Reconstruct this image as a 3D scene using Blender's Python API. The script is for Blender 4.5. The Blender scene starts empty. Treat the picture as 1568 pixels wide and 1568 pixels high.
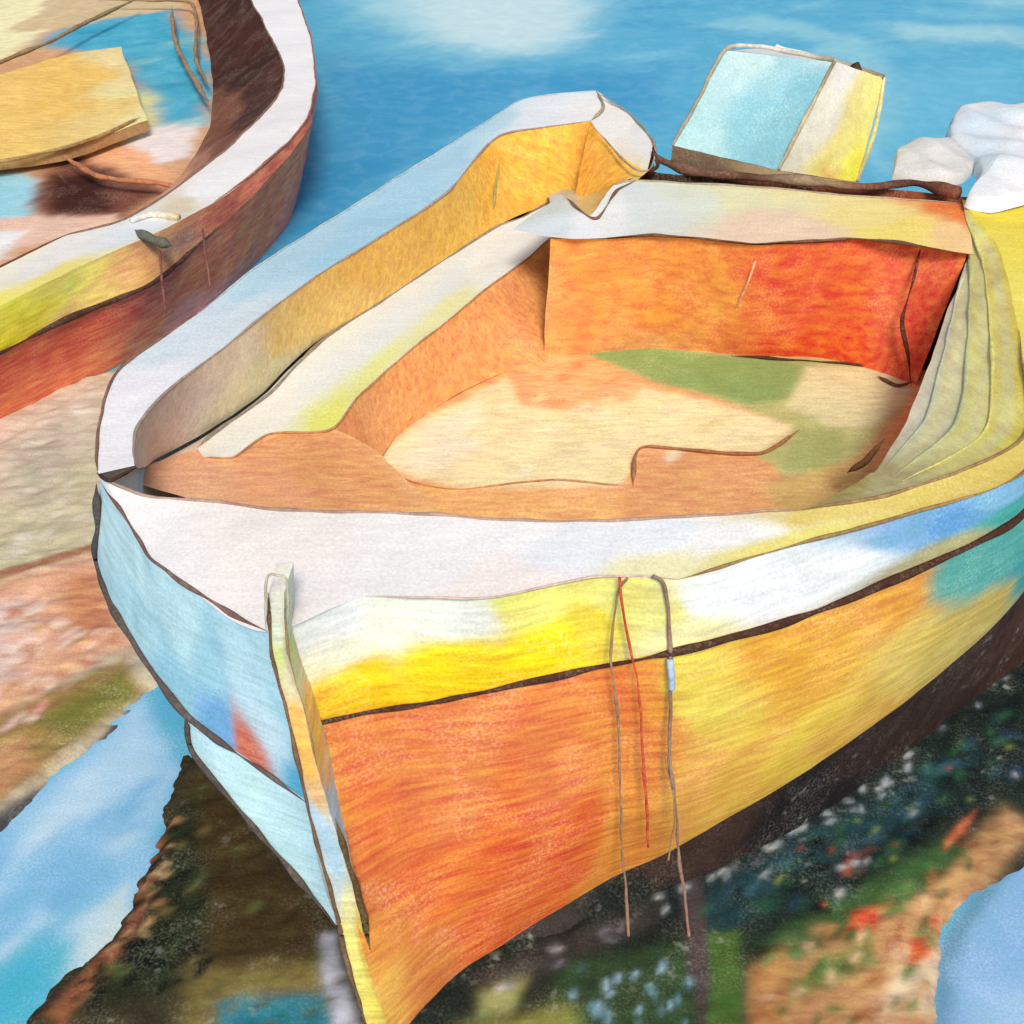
import bpy, math, random
import numpy as np
from mathutils import Vector
random.seed(4); rng=np.random.RandomState(7)

# ---------------- image pixel coordinates projected along camera rays onto assumed heights and depths -------------
H=4.5; PITCH=math.radians(35); F=1893.0
cp,sp=math.cos(PITCH),math.sin(PITCH)
def ray(u,v):
    a=(v-784)/F; return ((u-784)/F, cp-sp*a, -(sp+cp*a))
def S(u,v,z):                 # ray through image pixel meets assumed level z
    r=ray(u,v); t=(z-H)/r[2]; return np.array([r[0]*t,r[1]*t,z])
def SY(u,v,Y):                # ray through image pixel meets assumed upright plane at Y
    r=ray(u,v); t=Y/r[1]; return np.array([r[0]*t,Y,H+r[2]*t])
def W(x,y,z): return np.array([x,y,z],float)
def SL(pts,z): return [S(p[0],p[1],z if len(p)<3 else p[2]) for p in pts]

def hx(h):
    c=[int(h[i:i+2],16)/255 for i in (0,2,4)]
    return np.array([x/12.92 if x<=.04045 else ((x+.055)/1.055)**2.4 for x in c])

_D=rng.normal(size=(8,3)); _D/=np.linalg.norm(_D,axis=1)[:,None]; _P=rng.uniform(0,6.28,(40,8))
def nz(P,f,seed=0):
    o=0
    for i in range(8):
        o=o+np.sin((P@_D[i])*f*(0.6+.25*i)+_P[(seed)%40,i]+1.3*np.sin((P@_D[(i+3)%8])*f*.7+_P[(seed+5)%40,i]))
    return o/4.0
def wob(P,amp=.009):
    return P+amp*np.stack([nz(P,5,1),nz(P,5,2),nz(P,5,3)],-1)+amp*.28*np.stack([nz(P,21,4),nz(P,21,5),nz(P,21,6)],-1)

# ---------------- materials --------------------------------------------------------------
def paint(name,rough=.8,streak=(3,45,20),rot=(0,0,.5),amt=1.0,speck=None,grain=1.0,bump=.3,spec=.1,hue=.016):
    m=bpy.data.materials.new(name); m.use_nodes=True; nt=m.node_tree; N=nt.nodes; L=nt.links
    b=N['Principled BSDF']; b.inputs['Roughness'].default_value=rough
    b.inputs['Specular IOR Level'].default_value=spec
    at=N.new('ShaderNodeAttribute'); at.attribute_name='Col'
    tc=N.new('ShaderNodeTexCoord'); mp=N.new('ShaderNodeMapping')
    mp.inputs['Scale'].default_value=streak; mp.inputs['Rotation'].default_value=rot
    L.new(tc.outputs['Object'],mp.inputs['Vector'])
    def noise(sc,det,src,dist=0):
        n=N.new('ShaderNodeTexNoise'); n.inputs['Scale'].default_value=sc; n.inputs['Detail'].default_value=det
        n.inputs['Distortion'].default_value=dist; L.new(src,n.inputs['Vector']); return n
    def mr(src,a,b_,lo,hi):
        r=N.new('ShaderNodeMapRange'); r.inputs[1].default_value=a; r.inputs[2].default_value=b_
        r.inputs[3].default_value=lo; r.inputs[4].default_value=hi; L.new(src,r.inputs[0]); return r.outputs[0]
    def mul(a,b_):
        r=N.new('ShaderNodeMath'); r.operation='MULTIPLY'; L.new(a,r.inputs[0]); L.new(b_,r.inputs[1]); return r.outputs[0]
    n1=noise(4,3,tc.outputs['Object'],.8); n2=noise(1.0,3,mp.outputs[0],.35); n3=noise(85,1,tc.outputs['Object'])
    v=mul(mr(n1.outputs[0],.3,.7,1-.10*amt,1+.08*amt),mr(n2.outputs[0],.3,.7,1-.12*amt,1+.10*amt))
    v=mul(v,mr(n3.outputs[0],.3,.7,1-.10*grain,1+.07*grain))
    hs=N.new('ShaderNodeHueSaturation'); L.new(at.outputs['Color'],hs.inputs['Color']); L.new(v,hs.inputs['Value'])
    hs.inputs['Saturation'].default_value=1.0
    L.new(mr(n2.outputs[0],.3,.7,.5-hue,.5+hue),hs.inputs['Hue'])
    # ground coat showing through thin, dry paint where stroke gaps meet the grain
    f=mul(mr(n3.outputs[0],.45,.75,0,1),mr(n1.outputs[0],.45,.70,.02,.28*grain))
    mx=N.new('ShaderNodeMix'); mx.data_type='RGBA'; L.new(f,mx.inputs[0]); L.new(hs.outputs[0],mx.inputs[6])
    mx.inputs[7].default_value=(.86,.78,.58,1)
    out=mx.outputs[2]
    if speck is not None:
        n7=noise(20,1,tc.outputs['Object'])
        f2=mul(mr(n7.outputs[0],.62,.80,0,.5),mr(n1.outputs[0],.48,.62,0,1))
        m2=N.new('ShaderNodeMix'); m2.data_type='RGBA'; L.new(f2,m2.inputs[0]); L.new(out,m2.inputs[6])
        m2.inputs[7].default_value=(*speck,1); out=m2.outputs[2]
    L.new(out,b.inputs['Base Color'])
    bp=N.new('ShaderNodeBump'); bp.inputs['Strength'].default_value=bump; bp.inputs['Distance'].default_value=.01
    L.new(n2.outputs[0],bp.inputs['Height']); L.new(bp.outputs[0],b.inputs['Normal'])
    return m
M_HULL=paint('painted_hull',.8,(5,5,40),(0,.4,0))
M_DECK=paint('painted_deck',.8,(5,30,10),(0,0,-.45),amt=.3,hue=.006,bump=.2)
M_IN=paint('painted_planks',.8,(8,34,24),(0,.2,-.6),amt=.8)
M_STAR=paint('side_planks',.8,(30,5,5),(0,0,.35),amt=.8)
M_LINE=paint('tarred_seam',.9,(30,30,30),amt=1.6,grain=.6)
M_WATER=paint('water_surface',.6,(5,20,8),(0,0,-.4),amt=.45,bump=.04,spec=.08,hue=.008)
M_SHADE=paint('reflection_shade',.9,(9,24,12),(0,0,-.7),amt=1.6,speck=(.35,.42,.34),bump=.4,grain=.4)  # dark paint for the boat's reflection on the water and its shaded underside
M_SAND=paint('sandy_bank',.9,(6,26,12),(0,0,-.6),amt=1.1,bump=.3)
M_CLOTH=paint('canvas_cloth',.9,(12,20,14),amt=.5,bump=.3,hue=.006)

def empty(name):
    e=bpy.data.objects.new(name,None); bpy.context.scene.collection.objects.link(e); return e
def addmesh(name,V,Fc,C,mat,parent=None,smooth=True):
    me=bpy.data.meshes.new(name); me.from_pydata(np.asarray(V).tolist(),[],Fc); 
    ca=me.color_attributes.new('Col','FLOAT_COLOR','POINT')
    cc=np.ones((len(V),4),np.float32); cc[:,:3]=np.clip(C,0,1)*.97; ca.data.foreach_set('color',cc.ravel())
    if smooth: me.polygons.foreach_set('use_smooth',[True]*len(me.polygons))
    me.materials.append(mat); me.update()
    o=bpy.data.objects.new(name,me); bpy.context.scene.collection.objects.link(o)
    if parent: o.parent=parent
    return o
def cr(pts,s):
    P=np.array(pts); n=len(P); out=[]
    for x in s:
        i=min(int(x),n-2); t=x-i
        p1,p2=P[i],P[i+1]; p0=P[i-1] if i>0 else 2*p1-p2; p3=P[i+2] if i+2<n else 2*p2-p1
        m1=(p2-p0)*.38; m2=(p3-p1)*.38
        out.append((2*t**3-3*t*t+1)*p1+(t**3-2*t*t+t)*m1+(-2*t**3+3*t*t)*p2+(t**3-t*t)*m2)
    return np.array(out)
def shep(s,t,cols,seed,P,warp=.3,pw=2.6):
    s=s+warp*nz(P,4,seed)+warp*.25*nz(P,19,seed+1); t=t+warp*.35*nz(P,6,seed+3)+warp*.12*nz(P,24,seed+4)
    num=0;den=0
    for c in cols:
        d=(s-c[0])**2+(1.6*(t-c[1]))**2+.02
        w=1/d**pw*(c[3] if len(c)>3 else 1); num=num+w[:,None]*hx(c[2]); den=den+w
    return num/den[:,None]
_k=[0]
def strip(name,A,B,cols,mat,parent,nt=14,per=26,bulge=None,warp=.3,amp=.009,pw=2.6):
    n=len(A); s=np.linspace(0,n-1,(n-1)*per+1); a=cr(A,s); b=cr(B,s); t=np.linspace(0,1,nt)
    P=a[:,None,:]*(1-t)[None,:,None]+b[:,None,:]*t[None,:,None]
    if bulge is not None: P=P+np.array(bulge)[None,None,:]*(4*t*(1-t))[None,:,None]
    P=wob(P.reshape(-1,3),amp); ss=np.repeat(s,nt); tt=np.tile(t,len(s)); _k[0]+=1
    C=shep(ss,tt,cols,_k[0],P,warp,pw)
    Fc=[(i*nt+j,(i+1)*nt+j,(i+1)*nt+j+1,i*nt+j+1) for i in range(len(s)-1) for j in range(nt-1)]
    return addmesh(name,P,Fc,C,mat,parent)
def tube(name,pts,r,cols,mat,parent,per=22,ns=8,vary=.45,amp=.009,taper=False):
    n=len(pts); s=np.linspace(0,n-1,(n-1)*per+1); P=wob(cr(pts,s),amp)
    T=np.gradient(P,axis=0); T/=np.linalg.norm(T,axis=1)[:,None]+1e-9
    up=np.array([0,0,1.]); R=r*(1+vary*nz(P,14,len(name))*.7)
    R=np.clip(R,r*.3,r*2)
    if taper: R=R*np.clip(np.minimum(s,n-1-s)*2.5,.15,1)
    X=np.cross(T,up); nx=np.linalg.norm(X,axis=1)[:,None]; X=np.where(nx<.1,np.array([[1,0,0]]),X/(nx+1e-9)); Y=np.cross(X,T)
    V=[];Cs=[]
    ks=[c[0] for c in cols]; cc=np.array([hx(c[1]) for c in cols])
    Cl=np.stack([np.interp(s,ks,cc[:,i]) for i in range(3)],-1)
    for j in range(ns):
        a=6.2832*j/ns; V.append(P+R[:,None]*(math.cos(a)*X+math.sin(a)*Y)); Cs.append(Cl)
    V=np.stack(V,1).reshape(-1,3); Cs=np.stack(Cs,1).reshape(-1,3)
    Fc=[(i*ns+j,(i+1)*ns+j,(i+1)*ns+(j+1)%ns,i*ns+(j+1)%ns) for i in range(len(s)-1) for j in range(ns)]
    Fc+= [tuple(range(ns)),tuple((len(s)-1)*ns+j for j in range(ns))[::-1]]
    return addmesh(name,V,Fc,Cs,mat,parent)
def line(name,pts,r,col,parent,**k):
    return tube(name,pts,r,[(0,col),(99,col)],M_LINE,parent,taper=True,**k)

def sdf(X,Y,poly):
    d=np.full(X.shape,1e9); ins=np.zeros(X.shape,bool); n=len(poly)
    for i in range(n):
        ax,ay=poly[i]; bx,by=poly[(i+1)%n]; ex,ey=bx-ax,by-ay; l=ex*ex+ey*ey+1e-12
        h=np.clip(((X-ax)*ex+(Y-ay)*ey)/l,0,1)
        d=np.minimum(d,(X-ax-h*ex)**2+(Y-ay-h*ey)**2)
        c=((ay>Y)!=(by>Y))&(X<ex*(Y-ay)/(ey if abs(ey)>1e-9 else 1e-9)+ax); ins^=c
    d=np.sqrt(d); return np.where(ins,-d,d)
def plan(pts,z=0): return [tuple(S(u,v,z)[:2]) for u,v in pts]
def layers(X,Y,base,L,z,warp=.05):
    P=np.stack([X,Y,0*X],-1); k=np.clip(Y/5,.8,3)
    Xw=X+k*(warp*nz(P,5,11)+warp*.35*nz(P,22,12)); Yw=Y+k*(warp*nz(P,5,13)+warp*.35*nz(P,22,14))
    C=np.tile(hx(base),(len(X),1))
    for poly,col,soft in L:
        q=plan(poly,z) if not isinstance(poly,np.ndarray) else [tuple(a) for a in poly]
        xs=[a[0] for a in q]; ys=[a[1] for a in q]; g=soft*2+.3
        m=(X>min(xs)-g)&(X<max(xs)+g)&(Y>min(ys)-g)&(Y<max(ys)+g)
        if not m.any(): continue
        d=sdf(Xw[m],Yw[m],q); w=1/(1+np.exp(np.clip(d/(soft*.45),-30,30)))
        C[m]=C[m]*(1-w[:,None])+hx(col)*w[:,None]
    return C
def dabs(poly,n,cols,size,z=0,ang=.6,soft=.012,asp=2.6):
    q=plan(poly,z); xs=[a[0] for a in q]; ys=[a[1] for a in q]; out=[]
    while len(out)<n:
        x=random.uniform(min(xs),max(xs)); y=random.uniform(min(ys),max(ys))
        if sdf(np.array([x]),np.array([y]),q)[0]>0: continue
        a=ang+random.gauss(0,.3); s=size*random.uniform(.5,1.4); P=[]
        for k in range(7):
            t=k/7*6.283; ex=s*asp*math.cos(t)*random.uniform(.7,1.2); ey=s*math.sin(t)*random.uniform(.7,1.2)
            P.append((x+ex*math.cos(a)-ey*math.sin(a),y+ex*math.sin(a)+ey*math.cos(a)))
        out.append((np.array(P),random.choice(cols),soft))
    return out
def gridmesh(name,xs,ys,zf,base,L,z,mat,parent=None,clip=None,warp=.05):
    X,Y=np.meshgrid(xs,ys,indexing='ij'); X=X.ravel();Y=Y.ravel()
    Z=zf(X,Y) if callable(zf) else np.full(X.shape,float(zf))
    C=layers(X,Y,base,L,z,warp); ny=len(ys)
    I,J=np.meshgrid(np.arange(len(xs)-1),np.arange(ny-1),indexing='ij'); I=I.ravel();J=J.ravel()
    Fc=np.stack([I*ny+J,(I+1)*ny+J,(I+1)*ny+J+1,I*ny+J+1],-1)
    if clip is not None:
        d=sdf(X,Y,clip); keep=(d[Fc]<0).all(1); Fc=Fc[keep]
        used=np.unique(Fc); mp=-np.ones(len(X),int); mp[used]=np.arange(len(used)); Fc=mp[Fc]
        X,Y,Z,C=X[used],Y[used],Z[used],C[used]
    return addmesh(name,np.stack([X,Y,Z],-1),Fc.tolist(),C,mat,parent)

# =================== WATER =================================================================
xs=np.concatenate([[-3000,-600,-120,-40,-15],np.arange(-7,7,.035),[7.5,15,40,120,600,3000]])
ys=np.concatenate([[-60,-10,0],np.arange(1.8,7,.022),np.arange(7,24,.055),[26,35,60,120,400,1500,4000]])
FARD=dabs([(450,-60),(1568,-60),(1568,230),(1000,200),(700,240),(420,420)],150,['74C4DC','60B8D8','4CA8D2','86CCE0','56B0D6','6ABEDA'],.13,ang=.25,soft=.20,asp=3.5)
WL=FARD+[
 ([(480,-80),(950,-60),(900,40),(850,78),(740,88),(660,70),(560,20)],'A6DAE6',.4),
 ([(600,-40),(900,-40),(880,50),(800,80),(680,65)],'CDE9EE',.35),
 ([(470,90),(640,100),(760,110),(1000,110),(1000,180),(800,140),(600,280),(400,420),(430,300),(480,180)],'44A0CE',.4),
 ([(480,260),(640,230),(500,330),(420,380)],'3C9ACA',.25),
 ([(1360,38),(1568,42),(1600,60),(1568,68),(1380,60)],'A5D8E2',.25),
 ([(1330,110),(1568,90),(1568,200),(1340,240)],'6CC0DE',.3),
 ([(1480,-40),(1600,-40),(1600,20),(1500,10)],'92D2E2',.3),
 ([(1080,40),(1150,20),(1330,60),(1370,140),(1350,260),(1300,200),(1260,60)],'90D0E0',.2),
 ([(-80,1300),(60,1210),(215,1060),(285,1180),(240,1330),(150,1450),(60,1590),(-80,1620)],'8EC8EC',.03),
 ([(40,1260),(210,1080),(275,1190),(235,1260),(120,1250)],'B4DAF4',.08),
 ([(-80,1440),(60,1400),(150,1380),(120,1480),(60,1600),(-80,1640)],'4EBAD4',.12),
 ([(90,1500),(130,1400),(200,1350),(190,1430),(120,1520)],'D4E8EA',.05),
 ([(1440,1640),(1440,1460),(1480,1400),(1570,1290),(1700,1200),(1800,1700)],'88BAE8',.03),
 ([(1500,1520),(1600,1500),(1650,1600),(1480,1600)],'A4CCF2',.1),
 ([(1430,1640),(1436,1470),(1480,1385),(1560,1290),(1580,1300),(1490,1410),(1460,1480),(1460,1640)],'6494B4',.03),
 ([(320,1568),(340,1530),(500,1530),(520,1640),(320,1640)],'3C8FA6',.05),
]+dabs([(-40,1340),(200,1120),(270,1190),(120,1420),(-20,1500)],24,['A8D4F0','7EBCE4','C4E2F4'],.04,ang=.8,soft=.05)
gridmesh('water',xs,ys,0.0,'5EB6D8',WL,0,M_WATER,warp=.045)

def bank(name,poly,h,base,L,mat,step=.018,rough=.014,edge=.06):
    q=plan(poly,0); x0=min(a[0] for a in q)-.15;x1=max(a[0] for a in q)+.15;y0=min(a[1] for a in q)-.15;y1=max(a[1] for a in q)+.15
    def zf(X,Y):
        P=np.stack([X,Y,0*X],-1); d=sdf(X,Y,q)+.03*nz(P,9,21)+.018*nz(P,30,22)+.012*nz(P,70,27)
        return np.clip(-d/edge,-1,1)*h+rough*np.clip(-d/edge,0,1)*(.7*nz(P,12,23)+.5*nz(P,35,24))
    return gridmesh(name,np.arange(x0,x1,step),np.arange(y0,y1,step),zf,base,L,0,mat,warp=.03)
DK=[(275,1150),(420,1180),(560,1400),(600,1640),(40,1580),(80,1520),(170,1440),(235,1320)]  # dark reflection below the bow, painted onto a low raised mesh
bank('hull_reflection',DK,.03,'3A3524',[
 ([(290,1200),(330,1200),(500,1420),(480,1500),(330,1500),(290,1380)],'46381F',.06),
 ([(250,1260),(300,1240),(310,1400),(260,1520),(120,1550),(200,1440)],'28321F',.05),
 ([(300,1490),(500,1490),(520,1600),(280,1600)],'80703E',.06),
 ([(340,1548),(500,1535),(520,1640),(330,1640)],'2F8090',.03),
 ([(490,1440),(515,1440),(540,1580),(505,1580)],'B4B6C4',.02),
 ([(60,1560),(180,1430),(255,1260),(268,1270),(200,1440),(90,1580)],'925A3C',.02),
 ]+dabs([(240,1300),(300,1260),(330,1500),(120,1540)],60,['141B14','10160F','0E1418'],.014)
  +dabs([(90,1540),(190,1430),(260,1250),(280,1260),(220,1440),(140,1550)],50,['0C100C','B8885A','12160F','C0A070'],.010)
  +dabs(DK,30,['7C6C40','5E5A30','5E6A3C'],.010,soft=.02),M_SHADE)
RB=[(560,1640),(640,1440),(860,1330),(1000,1270),(1130,1220),(1290,1120),(1420,1010),(1640,850),(1700,1100),(1590,1270),(1520,1360),(1450,1440),(1440,1640)]  # hull's reflection and shadow along the starboard side, painted as colour patches
bank('hull_reflection',RB,.03,'1C2A26',[
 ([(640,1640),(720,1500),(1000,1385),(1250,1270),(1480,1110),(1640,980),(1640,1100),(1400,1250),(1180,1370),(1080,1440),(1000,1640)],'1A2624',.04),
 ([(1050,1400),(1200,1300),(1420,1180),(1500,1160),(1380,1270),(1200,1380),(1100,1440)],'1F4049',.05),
 ([(1140,1500),(1300,1430),(1420,1360),(1540,1250),(1590,1270),(1500,1370),(1445,1450),(1440,1640),(1140,1640)],'C49668',.04),
 ([(1170,1450),(1300,1370),(1450,1290),(1490,1310),(1330,1420),(1180,1490)],'3E6238',.03),
 ([(1190,1510),(1330,1440),(1340,1480),(1200,1540)],'66783E',.03),
 ([(1150,1490),(1200,1460),(1200,1640),(1140,1640)],'B07E4E',.03),
 ([(1380,1490),(1450,1450),(1440,1560),(1340,1560)],'DCC8AA',.04),
 ([(1300,1400),(1350,1385),(1340,1430),(1290,1440)],'D4583A',.018),
 ([(1400,1440),(1440,1405),(1425,1470),(1390,1490)],'D86438',.018),
 ([(1300,1315),(1335,1305),(1315,1340),(1290,1350)],'B8563E',.015),
 ([(1450,1290),(1495,1250),(1480,1280),(1450,1305)],'CC704A',.015),
 ([(860,1470),(1080,1440),(1140,1440),(1140,1640),(800,1640)],'2F4A2E',.04),
 ([(1085,1430),(1130,1430),(1140,1640),(1080,1640)],'45682F',.02),
 ([(720,1510),(860,1440),(1000,1380),(1010,1410),(820,1500),(740,1560)],'3A3A38',.03),
 ([(740,1530),(810,1500),(790,1550),(740,1560)],'98A064',.03),
 ([(700,1580),(880,1540),(900,1640),(690,1640)],'868F46',.04),
 ([(1040,1330),(1070,1320),(1090,1460),(1080,1600),(1050,1460)],'4A4246',.02),
 ]+dabs([(880,1480),(1070,1460),(1080,1640),(880,1640)],44,['8FBAD4','9CC8DC','6E9EB0','2A4428','24402A'],.012,ang=1.4)
  +dabs([(740,1500),(1000,1380),(1300,1220),(1560,1010),(1560,1040),(1300,1260),(1000,1410),(760,1530)],44,['B8C2C8','98A4B0','C8CECE','6C727C'],.008)
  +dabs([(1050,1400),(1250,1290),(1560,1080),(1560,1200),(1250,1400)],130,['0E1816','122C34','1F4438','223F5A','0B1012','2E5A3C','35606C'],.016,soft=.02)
  +dabs([(1150,1350),(1540,1120),(1560,1200),(1250,1400)],20,['B84A34','8A4030','7F9040','B6BCBC'],.008)
  +dabs([(1160,1470),(1550,1270),(1450,1450),(1430,1580),(1160,1600)],64,['3D6030','55803E','A06438','6C8450','B88C5C','DCB890'],.018,ang=.75,soft=.02),M_SHADE)
SB=[(-250,700),(0,640),(120,585),(200,560),(280,700),(300,1000),(225,1060),(130,1150),(0,1270),(-250,1450)]
bank('sand_bank',SB,.05,'D0C2A8',[
 ([(-200,660),(0,650),(150,590),(160,680),(60,760),(-200,840)],'D8CAB8',.08),
 ([(-200,820),(60,770),(140,700),(150,850),(0,900),(-200,960)],'D0C6A4',.08),
 ([(20,690),(90,660),(110,720),(60,790)],'BEB4A4',.08),
 ([(-200,900),(0,885),(140,845),(142,856),(0,902),(-200,920)],'A8745A',.012),
 ([(-200,920),(0,905),(140,860),(220,1000),(150,1020),(0,1120),(-200,1220)],'E6AE8A',.05),
 ([(-200,960),(40,930),(60,1000),(-20,1080),(-200,1150)],'F2D4C6',.08),
 ([(100,900),(150,880),(190,1000),(120,1000)],'D89066',.05),
 ([(-200,1170),(0,1110),(120,1050),(195,1020),(215,1060),(120,1140),(0,1250),(-200,1360)],'A0824A',.04),
 ([(60,1120),(190,1040),(205,1065),(110,1140)],'7E7C3A',.03),
 ([(-200,1200),(40,1140),(60,1180),(0,1240),(-200,1380)],'CC9668',.04),
 ([(-100,1330),(0,1265),(120,1160),(215,1065),(235,1080),(100,1200),(0,1295),(-100,1370)],'4A4A50',.02),
 ]+dabs([(-100,1000),(60,920),(180,980),(100,1080),(-60,1200)],60,['EAB496','F8E0CC','D09A70','C8846A','F2CCBC'],.018,soft=.02)
  +dabs([(-50,700),(140,620),(140,840),(0,880)],40,['C8BEA8','E4DCCC','BAB89C'],.025,soft=.03),M_SAND)

# =================== MAIN BOAT =============================================================
boat=empty('rowing_boat')
ZR=1.9
O=SL([(150,728),(152,650),(178,572),(300,482),(450,372),(600,280),(720,203),(800,155),(912,140)],ZR)
I1=SL([(208,715),(212,655),(255,600),(340,535),(430,462),(560,380),(690,290),(765,212),(905,186)],ZR)
I2=SL([(225,712),(240,700),(300,665),(400,600),(480,530),(600,452),(720,372),(800,327),(968,266)],1.5)
strip('port_gunwale',O,I1,[(0,.5,'F5F3F2'),(1,.5,'F6F4F5'),(2,.5,'F3F2F4'),(2.8,.3,'D8E4EA'),(3.4,.6,'D9E4E8'),(4,.3,'B8D8E4'),(5,.5,'AAD4E6'),(6,.5,'B0D6E6'),(6.6,.5,'BFDEE8'),(7.2,.4,'ECF0F2'),(8,.5,'F5F3EE')],M_DECK,boat)
strip('port_bulwark_inner',I1,I2,[(0,.5,'E4DCD4'),(1,.5,'E0D6CC'),(2,.4,'DED2C8'),(3,.3,'E8DAC4'),(3.2,.8,'E8DAB0'),(3.7,.5,'F6D284'),(4.3,.5,'FFD27A'),(5,.4,'FFC664'),(6,.5,'FFCA60'),(6.6,.6,'FFC252'),(7.3,.4,'FFBE4E'),(8,.5,'FFC656')],M_IN,boat)
I2s=SL([(300,685),(340,650),(420,595),(500,520),(600,452),(690,392),(760,348),(805,330),(868,292)],1.5)
I3=SL([(312,700),(357,703),(412,668),(505,662),(552,605),(650,522),(740,450),(800,402),(845,362)],1.5)
strip('port_side_bench',I2s,I3,[(0,.5,'EEEADE'),(1,.5,'EFF0E6'),(2,.5,'F2F1E8'),(3,.3,'E6ECEA'),(3,.97,'EAEC78'),(4,.4,'E2EAEC'),(4,.95,'E8EA98'),(5,.4,'E0EAEC'),(5,.95,'E8E8B0'),(6,.5,'ECF0EC'),(7,.5,'F4F6F2'),(8,.5,'EEF0EC')],M_DECK,boat,warp=.2)
strip('bench_outboard_edge',[p+np.array([0,0,-.02]) for p in I2[:8]],[p+np.array([0.02,-.02,-.006]) for p in I2s[:8]],[(0,.5,'E8C8B0'),(3,.5,'E4E0D4'),(7,.5,'E8E8E0')],M_DECK,boat)
rb=[S(300,735,1.48),S(360,735,1.42),S(430,728,1.34),S(565,720,1.15),S(610,665,1.1),S(695,610,1.1),S(770,572,1.1),S(820,560,1.1),S(848,540,1.1)]
strip('port_bench_riser',I3,rb,[(0,.5,'F2B080'),(1,.5,'F0AA76'),(2,.4,'F4AC78'),(3,.3,'F8AA70'),(4,.5,'FCB87A'),(5,.4,'FCB06E'),(6,.5,'FAAC6A'),(6.8,.6,'EEA062'),(7.5,.5,'FCAC64'),(8,.5,'FCA860')],M_IN,boat)
strip('bow_platform',SL([(220,712),(300,688),(357,701),(430,668),(507,660),(580,690)],1.495),SL([(212,740),(330,775),(450,790),(560,800),(640,805),(690,800)],1.495),
 [(0,.5,'F0B890'),(1,.4,'EAB086'),(2,.5,'F2AE7E'),(3,.4,'EAA66C'),(4,.5,'F4AE70'),(5,.5,'F8BA7A')],M_IN,boat)
fl=[tuple(p[:2]) for p in [W(-1.25,4.6,0),W(-.9,4.0,0),W(-.2,3.72,0),W(1.2,3.9,0),W(2.1,4.5,0),W(2.55,6.2,0),W(1.5,6.75,0),W(.1,6.9,0),W(-.5,6.2,0)]]
gridmesh('floorboards',np.arange(-1.4,2.7,.018),np.arange(3.5,7.0,.018),1.1,'FAB074',[
 ([(575,712),(600,680),(660,635),(770,578),(800,620),(930,632),(985,590),(1140,628),(1225,652),(1170,697),(990,683),(955,745),(700,748)],'FCECB4',.03),
 ([(590,705),(650,650),(740,610),(730,690),(650,725)],'F4EECE',.05),
 ([(850,640),(980,600),(1180,650),(1150,680),(900,690)],'FDF0B4',.06),
 ([(780,575),(880,540),(960,575),(975,610),(850,625),(790,610)],'FABE80',.03),
 ([(875,530),(1000,528),(1130,540),(1345,545),(1400,600),(1350,665),(1300,720),(1230,770),(1165,698),(1220,655),(1140,625),(960,568)],'C4C680',.03),
 ([(875,532),(1000,530),(1130,542),(1240,560),(1210,610),(1140,618),(1000,580)],'92B068',.035),
 ([(1230,565),(1345,560),(1400,600),(1340,655),(1270,650),(1200,620)],'E4E0AA',.03),
 ([(1215,655),(1300,655),(1290,720),(1200,715)],'AEB670',.03),
 ([(980,690),(1160,698),(1210,740),(1250,790),(960,800),(965,735)],'F2B076',.025),
 ([(1170,740),(1350,690),(1300,790),(1180,800)],'DCBA72',.03),
 ([(575,722),(700,748),(955,752),(960,800),(600,800)],'FCBE78',.02),
 ]+dabs([(600,700),(770,580),(1200,650),(900,740)],26,['FDF6CC','F6E4A4','FAE8BC'],.03,z=1.1,soft=.03)
  +dabs([(780,580),(880,545),(970,600),(850,620)],14,['F0A868','FCC890','E8A060'],.02,z=1.1,soft=.02),1.1,M_IN,boat,clip=fl,warp=.02)
db=SL([(862,296),(878,318),(905,326),(940,282),(975,276),(1100,284),(1300,298),(1482,312)],1.84)
df=SL([(785,352),(830,360),(880,364),(930,361),(1000,360),(1150,372),(1300,366),(1492,388)],1.84)
strip('after_deck',db,df,[(0,.3,'D5D8CA'),(1,.7,'E0E8E8'),(2,.6,'F5F5F3'),(3,.5,'F3F3ED'),(4,.4,'E2E8E2'),(4.6,.4,'E4E8D4'),(5,.4,'EAE4B4'),(5.3,.7,'F4D4B6'),(6,.4,'F6E290'),(6.5,.7,'FAE278'),(7,.7,'F8CE92'),(7,.2,'EE7C40')],M_DECK,boat)
strip('quarter_step',[S(845,310,1.78),S(875,322,1.80),S(905,328,1.82),S(940,285,1.83),S(972,270,1.84)],[S(838,300,1.55),S(862,288,1.55),S(885,290,1.55),S(930,262,1.6),S(966,252,1.65)],[(0,.5,'E0E0D8'),(1,.5,'D8C8A8'),(2,.5,'F4CE80'),(3,.5,'F8B854'),(4,.5,'F8B854')],M_IN,boat)
wt=SL([(843,364),(1000,362),(1150,374),(1300,368),(1400,367),(1482,388)],1.825)
wb=SL([(832,548),(1000,536),(1130,546),(1250,550),(1345,572),(1402,592)],1.09)
strip('transom_wall_inner',wt,wb,[(0,.5,'F2A662'),(.6,.4,'F4A252'),(1,.6,'F29A4A'),(1,.95,'F0A668'),(1.6,.5,'F4A252'),(2,.5,'F08444'),(2.4,.4,'EA6840'),(3,.5,'EC6E3A'),(3,.9,'E85C2C'),(4,.4,'EA744C'),(4.4,.6,'DE5A3C'),(5,.5,'E86A40')],M_IN,boat)
ext=[W(2.36,5.2,ZR),W(2.58,6.2,ZR),W(2.62,6.95,1.86)]
Cn=SL([(153,733),(215,762),(300,768),(420,778),(560,785),(760,794),(900,798),(1050,797),(1230,784),(1400,743),(1568,665)],ZR)+ext
eE=[W(2.8,5.2,1.86),W(3.08,6.2,1.86),W(2.98,7.0,1.85)]
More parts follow.
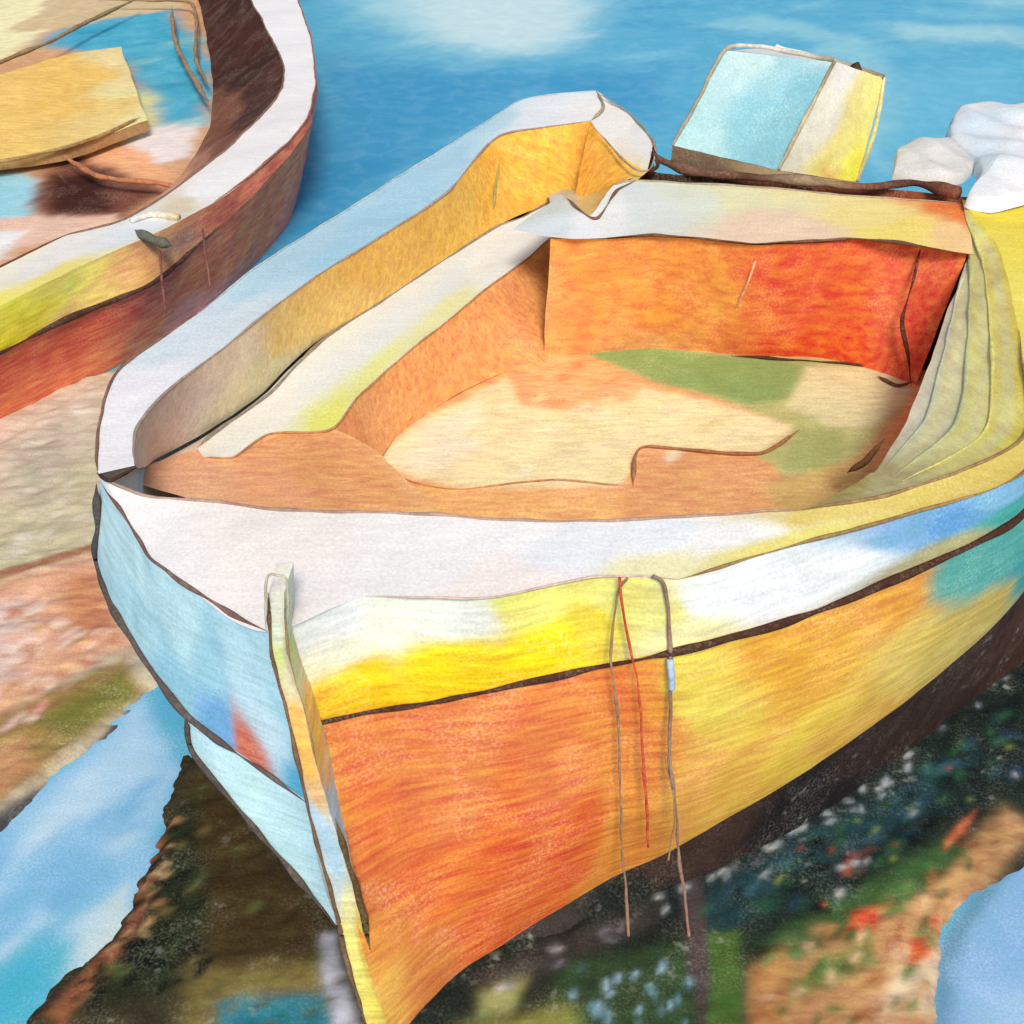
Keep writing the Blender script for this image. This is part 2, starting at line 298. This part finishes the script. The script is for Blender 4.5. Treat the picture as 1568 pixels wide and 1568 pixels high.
E=SL([(156,742),(225,847),(290,897),(408,966),(560,915),(760,913),(900,886),(1040,890),(1200,842),(1400,780),(1568,718)],1.86)+eE
strip('foredeck',Cn,E,[(0,.5,'F5F2EF'),(1,.5,'F6F3F0'),(3,.3,'F6EFE7'),(3,.8,'F6F1ED'),(4.5,.5,'F2F0EE'),(5,.2,'F5F2F0'),(5.5,.8,'F4EBE3'),(6,.5,'E8ECF0'),(7,.3,'EAF0F3'),(7,.8,'F0EAB8'),(7.6,.4,'F2F2EF'),(8,.25,'DAC66E'),(8,.8,'E2D87C'),(9,.3,'D6C064'),(9,.8,'D2BA62'),(10,.4,'D6C268'),(11,.5,'F2E46C'),(12,.5,'F6E054'),(13,.5,'F8DE46')],M_DECK,boat)
J=[S(1335,724,1.6),S(1347,716,1.6),S(1392,640,1.6),S(1422,560,1.62),S(1452,470,1.68),S(1494,388,1.8)]
Cs=Cn[8:11]+ext
strip('starboard_side_planks',Cs,J,[(0,.5,'D0C070'),(1,.5,'E4D898')]+[(s,t,c) for s in (2,2.5,3,3.5,4,4.5,5) for t,c in ((.02,'FCE864'),(.15,'FAF2AC'),(.26,'FFF078'),(.38,'F6F2B0'),(.5,'FFF490'),(.6,'DCE0AC'),(.68,'FEF6C0'),(.78,'FCF0AA'),(.87,'DEE2C8'),(.97,'FCF4D0'))],M_STAR,boat,nt=34,warp=.06,pw=3.5)
def between(a,b,t): return [p*(1-t)+q*t+np.array([0,0,.004]) for p,q in zip(a,b)]
strip('starboard_riser',J,[p*np.array([1,1,0])+np.array([-.02,0.02,1.08]) for p in J],[(0,.5,'B07A44'),(3,.5,'D08850'),(5,.5,'D85030')],M_IN,boat)
E2=E[3:]
Mp=[(458,1112),(600,1080),(775,1050),(930,1020),(1050,992),(1210,948),(1400,868),(1568,778)]
Mx=[SY(u,v,E2[i][1]+(-.03 if i else .02)) for i,(u,v) in enumerate(Mp)]+[W(2.78,5.2,1.55),W(3.05,6.2,1.55),W(2.95,7,1.5)]
strip('sheer_strake',E2,Mx,[(0,.2,'F3EFE8'),(0,.5,'F4EAC4'),(0.2,.8,'F6C020'),(0.7,.2,'F8F4EE'),(.7,.4,'F8F2D4'),(1,.25,'F8F4E0'),(.8,.65,'FCD820'),(.8,.88,'F8C418'),(1.6,.25,'F8F4E4'),(1.6,.62,'FFE01C'),(1.8,.85,'FCD018'),(2.4,.15,'F4E878'),(2.5,.6,'FFE018'),(3,.5,'F6DA48'),(3.3,.3,'F2E67C'),(3.8,.5,'F1E68A'),(4,.8,'F2E8A8'),(4.4,.4,'F7F3EE'),(5,.5,'F7F3F0'),(5.6,.5,'F7F3EE'),(6,.4,'86B4D8'),(6.4,.4,'66A0CE'),(6.9,.3,'84B8D4'),(6.3,.95,'B0A878'),(7,.8,'4AA89E'),(8,.5,'A0B8B0'),(10,.5,'E0E0D8')],M_HULL,boat,nt=20,warp=.1,pw=3.4)
B=[S(605,1600,0),S(700,1497,0),S(800,1425,.05),S(930,1348,.14),S(1050,1292,.25),S(1210,1197,.4),S(1400,1062,.56),S(1568,900,.72)]+[W(2.62,5.5,.7),W(2.8,6.3,.7),W(2.7,6.9,.7)]
strip('topside_planking',Mx,B,[(0,.1,'E8A444'),(0,.5,'EC9840'),(0,.9,'F4B458'),(.25,.4,'DC7C40'),(.5,.3,'E6783E'),(.8,.6,'EE763A'),(.6,.95,'E48A48'),(.8,.1,'DE7C44'),(1.3,.2,'E88448'),(1.5,.55,'F07034'),(1.5,.9,'EC7438'),(2.3,.3,'F28648'),(2.4,.7,'EE6A34'),(3,.4,'F09040'),(3,.85,'F49A42'),(3.3,.2,'F0823E'),(3.6,.2,'F69C42'),(4,.5,'F8B254'),(4.1,.15,'FCDA58'),(4.6,.6,'FABE50'),(5,.2,'F6AE3E'),(5,.6,'FDCE4E'),(5.5,.8,'F8BC50'),(6,.15,'F4A444'),(6,.5,'FAD066'),(6.3,.6,'E4BE60'),(6.75,.25,'62B2A4'),(6.9,.5,'44A6A2'),(7.2,.5,'3C9CA8'),(9,.5,'4A98A0')],M_HULL,boat,nt=34,bulge=(.02,-.06,0),warp=.28)
G=[S(625,1660,-.06),S(740,1545,-.06),S(850,1475,-.06),S(990,1400,-.06),S(1120,1345,-.06),S(1290,1240,-.06),S(1450,1115,-.06),S(1600,985,-.06)]+[W(2.6,5.5,-.06),W(2.7,6.3,-.06),W(2.6,6.8,-.06)]
strip('shaded_bottom',B,G,[(0,.3,'3A2C24'),(1,.5,'262420'),(2,.4,'3A3634'),(3,.5,'1E2422'),(4,.3,'3E2E28'),(5,.5,'1E1C20'),(6,.4,'3A2A26'),(7,.5,'4A2E26'),(8,.5,'202020'),(10,.5,'202020')],M_SHADE,boat)  # hull underside, with its shadow painted in as near-black colour
PA=SL([(155,738),(225,848),(290,898),(345,932),(410,968)],1.855)
PBp=[(150,865),(205,985),(290,1090),(370,1155),(468,1228)]
PB=[SY(u,v,PA[i][1]+.06) for i,(u,v) in enumerate(PBp)]
strip('port_bow_strake',PA,PB,[(0,.5,'DEF6F6'),(.8,.3,'DAF6F6'),(1,.7,'C4E8EE'),(2,.3,'D8F4F6'),(1.8,.85,'A8D8E6'),(2.6,.5,'B6E2EC'),(2.7,.85,'88BEEA'),(3.25,.9,'EC7C60',.4),(3.5,.3,'D4F0F6'),(3.7,.7,'E0F2F8'),(4,.9,'68C0DE'),(4,.4,'C6ECF6')],M_HULL,boat,warp=.15)
PC=[SY(300,1150,PB[2][1]+.0),SY(365,1235,PB[3][1]),SY(512,1412,PB[4][1]-.03)]
strip('port_bow_garboard',PB[2:],PC,[(0,.5,'CCEAEE'),(1,.5,'D6F4F4'),(1.6,.5,'D0F0F2'),(2,.5,'C2E2EA')],M_HULL,boat)
strip('port_bow_lower',[PB[4],SY(480,1290,3.1),PC[2]],[SY(520,1230,3.1),SY(530,1300,3.1),SY(540,1412,3.05)],[(0,.5,'9AB4C8'),(2,.5,'B8B8B0')],M_HULL,boat)
under=[PB[0],PB[1],PB[2],PC[0],PC[1],PC[2],SY(545,1500,2.98)]
strip('port_bottom',under,[p*np.array([1,1,0])+np.array([.38,.5,-.06]) for p in under],[(0,.5,'2A2A24'),(6,.5,'2A2A24')],M_SHADE,boat)
strip('port_topsides',O,[p*np.array([1,1,0])+np.array([.42,-.12 if i>2 else .25,-.06]) for i,p in enumerate(O)],[(0,.3,'CBE8EA'),(3,.3,'A8D0E0'),(8,.3,'A8D0E0'),(4,.9,'2A3A3A')],M_HULL,boat)
tA=[O[8],S(1002,218,ZR),S(1005,262,1.86),S(1200,275,1.84),S(1480,300,1.84),eE[2]]
strip('transom',tA,[p*np.array([1,1,0])+np.array([-.2,-.35,-.06]) for p in tA],[(0,.5,'8A4A30'),(5,.5,'A05030'),(2,.9,'2A2420')],M_HULL,boat)
strip('quarter_knee',[O[8],S(955,168,1.92),S(1003,216,1.92)],[I1[8],S(940,228,1.88),S(992,262,1.86)],[(0,.5,'F4F2EE'),(1,.4,'F6F2EA'),(2,.3,'ECEAE4'),(2,.9,'E8E0C8')],M_DECK,boat)
strip('quarter_board',[I1[8],S(940,228,1.88),S(992,262,1.86)],[S(880,300,1.6),S(925,320,1.7),S(968,282,1.83)],[(0,.5,'FCBC4C'),(1,.5,'FAB648'),(2,.5,'F8CE70')],M_IN,boat)
# stem post: squared timber
stem=[SY(421,905,3.04),SY(428,1000,3.03),SY(450,1085,3.0),SY(474,1180,2.95),SY(494,1250,2.92),SY(520,1345,2.89),SY(548,1450,2.86),SY(590,1600,2.83)]
wv=[.026,.028,.030,.032,.037,.041,.042,.046]
sl_=[p+np.array([-w,0,0]) for p,w in zip(stem,wv)]; sr_=[p+np.array([w,0,0]) for p,w in zip(stem,wv)]
sc_=[(0,.5,'F0EAD6'),(.6,.4,'ECEACE'),(1,.4,'E4E68E'),(1.2,.9,'D0B898'),(1.6,.5,'E8DCB0'),(2.2,.5,'F4B860'),(2.9,.5,'F4BC60'),(3.5,.5,'F0C080'),(4.0,.35,'BCD4E0'),(4.6,.5,'B6D2E2'),(5.1,.4,'CCD8D8'),(5.35,.5,'F4E29C'),(6,.4,'FAEA80'),(6,.9,'E4C458'),(7,.5,'F8E064')]
strip('stem_face',sl_,sr_,sc_,M_HULL,boat,nt=8,warp=.12)
strip('stem_port_face',sl_,[p+np.array([.0,.16,0]) for p in sl_],sc_,M_HULL,boat,nt=6)
strip('stem_starboard_face',sr_,[p+np.array([.0,.16,0]) for p in sr_],sc_,M_HULL,boat,nt=6)
strip('stem_head',[sl_[0],sr_[0]],[sl_[0]+np.array([0,.16,0]),sr_[0]+np.array([0,.16,0])],[(0,.5,'F0ECDC')],M_HULL,boat,nt=6)

def up(P,dz=.004,dy=0): return [p+np.array([0,dy,dz]) for p in P]
BR='8A6656'; DB='4E3026'
line('seam_rim_outer',up(O[0:4]),.006,BR,boat)
line('seam_rim_outer_aft',up(O[3:]),.005,'C0CCCC',boat)
line('seam_rim_inner',up(I1),.006,'AC9A8C',boat,vary=.8)
line('seam_bench_back',up(I2s),.007,'9C8C78',boat,vary=.9)
line('seam_bench_front',up(I3),.005,'C0906A',boat)
line('seam_rim_end',[O[8],S(925,162,1.93),I1[8]],.008,'B0A084',boat)
line('seam_knee',[S(912,142,1.93),S(960,170,1.93),S(1003,218,1.93),S(996,258,1.9),S(965,252,1.9),S(905,188,1.93)],.006,'AC9C84',boat,vary=.8)
line('seam_knee_dark',[S(1000,225,1.93),S(1008,252,1.9),S(992,262,1.9)],.014,DB,boat)
line('seam_quarter_dark',[S(868,302,1.84),S(890,322,1.84),S(915,330,1.85),S(945,290,1.85),S(975,274,1.85)],.010,'7C6050',boat,vary=.8)
line('seam_coaming',up(Cn[:9]),.0055,'AE9286',boat,vary=.8)
line('seam_coaming_aft',up(Cn[8:12]),.007,'A08058',boat)
line('seam_bow_outer',up(E[0:4]),.009,'80625A',boat,vary=.8)
line('seam_deck_edge',up(E[4:8],.006,-.006),.004,'DCBCAC',boat)
line('seam_deck_edge_aft',up(E[7:12],.006,-.006),.0065,'A08050',boat,vary=.9)
line('bow_corner',[S(148,726,1.92),S(170,738,1.92),S(212,718,1.92)],.008,DB,boat)
line('rubbing_strake',up(Mx[:9],0,-.012),.012,DB,boat,vary=.9)
line('seam_port_outline',up([SY(150,742,3.95),SY(152,800,4.0)]+PB[:4],0,-.01),.014,'605450',boat,vary=.8)
line('seam_port_strake',up(PB[2:],0,-.01),.009,'6A5C5A',boat,vary=.9)
line('seam_port_keel',up([PB[2]]+PC,0,-.01),.010,'5C504C',boat,vary=.9)
line('seam_stem_port',up(sl_,0,-.005),.0065,'80604A',boat,vary=.9)
line('seam_stem_starboard',up(sr_[:4],0,-.005),.005,'A68664',boat,vary=.9)
line('seam_stem_dark',[p+np.array([.014,-.004,0]) for p in (sr_[4],sr_[5],sr_[6])],.010,'6A5230',boat,vary=.9)
line('seam_after_deck',up(df[3:],.004,-.008),.007,'74503E',boat,vary=1.0)
line('seam_after_deck_back',up(db[3:]),.006,'ACA088',boat)
line('seam_transom_floor',up([S(1120,545,1.11),S(1250,552,1.11),S(1345,562,1.11),S(1372,572,1.11)]),.008,'5A3828',boat,vary=.9)
line('seam_corner_post',[S(1412,375,1.8),S(1400,430,1.65),S(1384,490,1.45),S(1392,540,1.3),S(1398,590,1.12)],.012,'5A2C20',boat,vary=.9)
line('seam_corner_foot',[S(1345,575,1.12),S(1375,588,1.12),S(1400,582,1.14)],.010,'6C4636',boat)
line('seam_transom_seam',[S(1165,378,1.79),S(1150,420,1.65),S(1128,468,1.45)],.007,'ECB088',boat)
line('floor_hatch_edge',[S(968,745,1.11),S(972,700,1.11),S(990,685,1.11),S(1080,692,1.11),S(1165,694,1.11),S(1225,658,1.11)],.008,'A8744E',boat,vary=.9)
line('floor_plank_edge',[S(575,715,1.11),S(640,738,1.11),S(700,746,1.11),S(840,735,1.11),S(960,745,1.11)],.004,'CC9060',boat)
line('floor_rib',[S(1300,725,1.3),S(1330,705,1.4),S(1360,668,1.5)],.013,'7A543A',boat,vary=.8)
line('bulwark_frame',[S(765,245,1.86),S(758,290,1.7),S(756,320,1.6)],.010,'A4A060',boat)
line('bow_fitting',[SY(405,965,3.0),SY(406,885,3.0),SY(422,880,3.0),SY(438,890,3.0),SY(440,965,3.0)],.005,'CCC0A0',boat)
for i,t in enumerate((.3,.56,.84)):
    line('plank_seam_%d'%(i+1),between(Cs[1:],J[1:],t),.006,['D8D488','B8BE94','C0C4AC'][i],boat,vary=.9)
def rope(name,pts,r,c): return tube(name,pts,r,[(0,c),(99,c)],M_LINE,boat,vary=.6)
rope('mooring_line_1',[S(960,890,1.89),SY(945,915,3.33),SY(938,1010,3.27),SY(948,1130,3.26),SY(952,1320,3.3),SY(965,1470,3.25),SY(968,1568,3.2)],.005,'A88468')
rope('mooring_line_2',[S(948,888,1.89),SY(955,940,3.3),SY(978,1050,3.27),SY(985,1160,3.26),SY(990,1300,3.3)],.0055,'D85838')
rope('mooring_line_3',[S(1000,886,1.89),SY(1020,905,3.33),SY(1030,1010,3.3),SY(1026,1160,3.26),SY(1040,1320,3.3),SY(1062,1470,3.25),SY(1072,1600,3.2)],.007,'A07E6C')
rope('mooring_line_4',[SY(1020,1160,3.28),SY(1030,1250,3.27),SY(1022,1320,3.3)],.005,'B08858')
tube('rope_whipping',[SY(1029,1010,3.29),SY(1031,1055,3.27)],.012,[(0,'B4C4DC'),(1,'A8B8D0')],M_LINE,boat)

# =================== OUTBOARD MOTOR ========================================================
mot=empty('outboard_motor')
FL=[SY(1030,222,7.5),SY(1112,80,7.75)]; FR=[SY(1192,262,7.4),SY(1277,95,7.62)]
RR=[SY(1312,278,7.75),SY(1352,120,8.0)]; BL=[SY(1120,240,8.1),SY(1190,72,8.3)]
strip('cowl_face',FL,FR,[(0,.3,'B4DCE0'),(.3,.5,'88C4D4'),(.2,.9,'84BECE'),(.7,.5,'A4D0DC'),(1,.3,'BEDEE2'),(1,.9,'C4DCE0')],M_CLOTH,mot,per=20,nt=20)
strip('cowl_side',FR,RR,[(0,.1,'E6E0C8'),(.15,.6,'F0B058',.4),(.5,.12,'F0ECDC'),(1,.25,'F6F2EA'),(.6,.35,'F2EEDC'),(.0,.5,'F4E684'),(.4,.6,'FAEA8C'),(.2,.85,'FAEE54'),(.7,.6,'F4E694'),(.9,.9,'F2EA90')],M_CLOTH,mot,per=20,nt=20,warp=.12)
strip('cowl_top',[FL[1],BL[1]],[FR[1],RR[1]],[(0,.5,'E4E6E4'),(1,.5,'ECEAE6')],M_CLOTH,mot,per=12)
strip('cowl_back',[BL[0],BL[1]],[RR[0],RR[1]],[(0,.5,'C8C090')],M_CLOTH,mot,per=10)
strip('cowl_port',[FL[0],FL[1]],[BL[0],BL[1]],[(0,.5,'98C0C8')],M_CLOTH,mot,per=10)
strip('cowl_base',[BL[0]-np.array([0,0,.01]),RR[0]-np.array([0,0,.01])],[FL[0]-np.array([0,0,.01]),FR[0]-np.array([0,0,.01])],[(0,.5,'6A5848')],M_CLOTH,mot,per=10)
strip('cowl_skirt',[FL[0],FR[0],RR[0]],[FL[0]-np.array([0,0,.12]),FR[0]-np.array([0,0,.12]),RR[0]-np.array([0,0,.12])],[(0,.5,'7A6450'),(1,.5,'B8A078'),(2,.5,'C8B868')],M_CLOTH,mot,per=12)
tube('cowl_trim',[FL[0],SY(1070,150,7.62),FL[1],SY(1180,76,7.75),SY(1275,92,7.62)],.012,[(0,'B0A490'),(1,'A49C88'),(2,'B8B098'),(3,'E8E4D8'),(4,'A49C88')],M_LINE,mot,amp=.015)
tube('cowl_trim_corner',[FR[1],SY(1232,180,7.5),FR[0]],.013,[(0,'8A8068'),(1,'D0C0A0'),(2,'B0A488')],M_LINE,mot,amp=.015)
tube('cowl_trim_top',[BL[1],(BL[1]+RR[1])/2+np.array([0,0,.01]),RR[1]],.018,[(0,'F2F2F0'),(1,'C0BCA8'),(2,'8A7060')],M_LINE,mot,amp=.015)
tube('cowl_handle',[SY(1306,102,7.9),SY(1322,128,7.9)],.03,[(0,'4A3224'),(1,'705040')],M_LINE,mot)
tube('cowl_trim_right',[RR[1],SY(1335,210,7.85),RR[0]],.011,[(0,'D8D0A8'),(1,'E8DC90'),(2,'C8B888')],M_LINE,mot,amp=.015)
tube('motor_bracket',[S(1005,240,1.9),S(1060,262,1.88),S(1150,272,1.88),S(1240,278,1.88),S(1330,284,1.88),S(1400,280,1.88),S(1465,296,1.9)],.028,[(0,'6A4838'),(1,'7A5848'),(2,'5A3A30'),(3,'A08870'),(4,'7A4A3C'),(5,'4E3028'),(6,'8A5444')],M_LINE,mot,vary=.6,ns=12)
tube('motor_leg',[W(1.5,8.0,2.0),W(1.5,8.05,1.0),W(1.5,8.1,-.2)],.09,[(0,'808890'),(2,'505860')],M_LINE,mot)

# =================== FOLDED CANVAS AT STERN ================================================
def cloth(name,poly,ctr,z0,h,cols):
    q=[S(u,v,z0) for u,v in poly]; n=len(q)
    Q=cr(q+[q[0]],np.linspace(0,n,n*16+1)[:-1]); c=S(*ctr,z0); m=len(Q); R=26
    Q=Q+np.stack([.012*nz(Q,14,33),.02*nz(Q,14,34),0*Q[:,0]],-1)
    V=[]
    for k in range(R+1):
        r=(k/R)
        ring=c+(Q-c)*min(r,1)
        zz=h*np.sqrt(max(0,1-r**4)); P=np.array(ring)
        P[:,2]=z0+zz*(1+.5*nz(ring,7,25)+.35*np.sin(17*ring[:,0]+9*ring[:,1]+2.5*nz(ring,4,26)))
        if k==R: P[:,2]=z0-.05
        V.append(P)
    V=np.concatenate(V); Fc=[(k*m+i,(k+1)*m+i,(k+1)*m+(i+1)%m,k*m+(i+1)%m) for k in range(R) for i in range(m)]
    C=np.tile(hx(cols[0]),(len(V),1)); w=np.clip(.5+.9*nz(V,5,30),0,1)[:,None]; C=C*(1-w)+hx(cols[1])*w
    return addmesh(name,V,Fc,C,M_CLOTH)
cloth('folded_canvas',[(1450,215),(1456,178),(1480,160),(1530,158),(1620,160),(1720,200),(1700,300),(1600,285),(1570,300),(1520,312),(1482,304),(1500,270),(1480,235)],(1560,225),1.92,.045,('F4F3F2','D8E6EE'))
cloth('folded_canvas',[(1366,262),(1372,232),(1400,214),(1440,212),(1470,218),(1492,240),(1480,268),(1440,276),(1400,270)],(1430,245),1.90,.035,('EEECE8','D6D4D0'))

# =================== SECOND BOAT ===========================================================
b2=empty('rowing_boat.001')
z2=.95
RO=SL([(-260,600),(-120,530),(0,470),(110,415),(205,372),(330,308),(402,255),(466,190),(483,125),(474,50),(445,-20),(395,-80),(300,-130)],z2)
RI=SL([(-260,530),(-120,460),(0,408),(100,360),(190,337),(280,282),(352,222),(424,150),(434,100),(408,45),(378,-10),(330,-60),(260,-105)],z2)
strip('gunwale',RO,RI,[(1,.5,'EEE6C0'),(2,.7,'F4F0D8'),(2,.1,'F8EC70'),(3,.5,'F0ECE4'),(3,.05,'F4E480'),(4,.5,'E6ECEE'),(4.6,.5,'E0D0B4'),(5.1,.5,'F6F4F2'),(6,.5,'F5F1EE'),(7,.5,'F3EFED'),(8,.5,'F4F2F1'),(9,.5,'F6F4F3'),(10,.5,'F2F0EE'),(12,.5,'F2F0EE')],M_DECK,b2)
RMp=[(-260,680),(-120,608),(0,538),(118,482),(235,430),(337,345),(406,280),(469,203),(485,140),(476,65),(447,-5),(400,-65),(300,-115)]
RM=[SY(u,v,RO[i][1]-.03) for i,(u,v) in enumerate(RMp)]
strip('sheer_strake',RO,RM,[(1,.5,'FFEA30'),(2,.3,'FFF250'),(2,.9,'FFE638'),(2.5,.5,'FFEC4C'),(3,.3,'FFEE78'),(3.1,.8,'FFDA7C'),(3.7,.5,'FAC078'),(4,.5,'E8A06A'),(4.3,.5,'9A7464'),(5,.5,'CC7058'),(6,.5,'FA8464'),(8,.5,'E07C66'),(12,.5,'A04030')],M_HULL,b2,warp=.15)
RBt=SL([(-260,800),(-120,725),(0,652),(95,603),(185,558),(312,482),(388,408),(440,345),(460,280),(470,215),(450,120),(400,40),(320,-20)],0)
strip('planking',RM,RBt,[(1,.5,'FF9064'),(2,.3,'EE7458'),(2,.8,'FF926A'),(3,.3,'EA6C52'),(3,.85,'FF9268'),(4,.3,'E86C56'),(4,.8,'FF8660'),(5,.4,'FF845C'),(5,.9,'F09086'),(6,.4,'FF8A62'),(6.6,.5,'FF8864'),(7,.3,'FF9068'),(7,.8,'FF907C'),(8,.5,'FC8070'),(12,.5,'A04030')],M_HULL,b2,nt=20)
RW=[S(p[0],p[1],.5) for p in [(-260,530),(-120,460),(0,408),(100,360),(190,337),(268,278),(300,235),(322,190),(325,120),(315,50),(300,-10),(270,-60),(220,-100)]]
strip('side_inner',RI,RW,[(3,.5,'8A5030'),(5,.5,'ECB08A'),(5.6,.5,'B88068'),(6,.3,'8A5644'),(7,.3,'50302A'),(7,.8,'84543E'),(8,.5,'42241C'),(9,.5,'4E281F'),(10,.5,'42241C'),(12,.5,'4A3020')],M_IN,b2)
f2=[tuple(S(u,v,.45)[:2]) for u,v in [(-260,560),(0,415),(190,345),(285,290),(340,200),(345,100),(325,20),(280,-90),(-300,-90)]]
gridmesh('bottom_boards',np.arange(-8,-1.5,.03),np.arange(7,22,.04),.45,'E0AA7C',[
 ([(-300,-60),(110,-60),(105,15),(60,60),(0,90),(-300,120)],'FAF2BE',.1),
 ([(60,70),(110,40),(260,10),(330,100),(310,190),(240,195),(190,90)],'48B2D0',.12),
 ([(20,50),(110,-30),(260,-60),(280,10),(120,40)],'DEC498',.06),
 ([(150,130),(245,150),(240,190),(200,200)],'E6E2A8',.1),
 ([(200,200),(305,180),(295,240),(235,255),(170,215)],'F8EAE4',.06),
 ([(110,225),(200,215),(260,265),(230,290),(130,250)],'FEBA88',.06),
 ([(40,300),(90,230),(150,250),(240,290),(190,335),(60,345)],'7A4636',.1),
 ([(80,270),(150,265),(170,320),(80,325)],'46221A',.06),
 ([(-100,260),(40,265),(60,300),(40,335),(-100,360)],'A0DAE6',.06),
 ([(-100,335),(180,325),(190,345),(-100,420)],'F0C8B0',.04),
 ([(-100,360),(45,350),(20,390),(-100,430)],'F8F4F0',.04),
 ]+dabs([(100,40),(320,60),(310,190),(200,180)],24,['3A9EBE','62BED6','8CC8C8'],.07,z=.45,soft=.1),.45,M_IN,b2,clip=f2,warp=.03)
strip('thwart',SL([(-150,150),(0,112),(100,85),(185,72)],.62),SL([(-150,265),(0,243),(110,225),(225,185)],.62),[(0,.5,'F6D47C'),(1,.5,'FACE72'),(2,.4,'F8CA6A'),(2.4,.8,'F4D484'),(3,.3,'F2DC9C'),(3,.8,'F4EAA8')],M_IN,b2,amp=.012)
strip('thwart_front',SL([(-150,265),(0,243),(110,225),(225,185)],.618),[p-np.array([0,0,.1]) for p in SL([(-150,265),(0,243),(110,225),(225,185)],.618)],[(0,.5,'B08850'),(3,.5,'B89060')],M_IN,b2,amp=.012)
line('thwart_edge_aft',SL([(-100,130),(0,95),(70,68),(130,35),(215,-5)],.68),.025,'A0845C',b2)
line('thwart_edge',SL([(-100,258),(0,246),(100,226),(160,205),(215,180)],.64),.018,'AC8858',b2)
line('rib',SL([(262,10),(268,60),(290,110),(322,160)],.62),.028,'A4886A',b2)
line('rib',SL([(150,0),(290,5),(300,90),(318,130)],.6),.022,'A48460',b2)
line('knee',SL([(95,240),(150,270),(240,280),(280,290)],.6),.025,'C07C58',b2)
line('seam_outer',up(RO[5:]),.009,'B07060',b2)
line('seam_inner',up(RI[3:]),.009,'927264',b2)
line('rubbing_strake',up(RM[:6],0,-.02),.018,'563830',b2,vary=.8)
line('mooring_cleat',SL([(208,352),(232,366),(262,378)],.98),.035,'64645A',b2)
tube('mooring_cleat_horn',SL([(200,338),(235,328),(275,332)],.97),.025,[(0,'F0F0E8'),(1,'F0E8DC'),(2,'E0CCA0')],M_LINE,b2)
tube('mooring_line',[S(245,385,.9),SY(248,430,8.3),SY(252,480,8.35)],.009,[(0,'7A5048'),(2,'A8685C')],M_LINE,b2)
tube('mooring_line',[S(310,350,.9),SY(316,400,8.9),SY(320,440,8.9)],.008,[(0,'8A5048'),(2,'B47468')],M_LINE,b2)

# =================== LIGHT, SKY, CAMERA ====================================================
sc=bpy.context.scene
w=bpy.data.worlds.new('World'); sc.world=w; w.use_nodes=True
bg=w.node_tree.nodes['Background']; sky=w.node_tree.nodes.new('ShaderNodeTexSky'); sky.sky_type='NISHITA'; sky.sun_disc=False
sky.dust_density=3.0
d=Vector((.10,-.80,.88)).normalized()
el=math.asin(d.z); az=math.atan2(d.x,d.y)
sky.sun_elevation=el; sky.sun_rotation=az
w.node_tree.links.new(sky.outputs[0],bg.inputs[0]); bg.inputs[1].default_value=.115
sl=bpy.data.lights.new('sun','SUN'); sl.energy=2.35; sl.angle=math.radians(14); sl.color=(1,.94,.84)
so=bpy.data.objects.new('sun',sl); sc.collection.objects.link(so); so.rotation_euler=d.to_track_quat('Z','Y').to_euler()
cam=bpy.data.cameras.new('camera'); co=bpy.data.objects.new('camera',cam); sc.collection.objects.link(co)
co.location=(0,0,H); co.rotation_euler=(math.radians(90)-PITCH,0,0)
cam.sensor_width=36; cam.lens=36*F/1568; cam.clip_end=6000; cam.clip_start=.05
sc.camera=co
sc.view_settings.view_transform='Standard'; sc.view_settings.look='None'; sc.view_settings.exposure=0
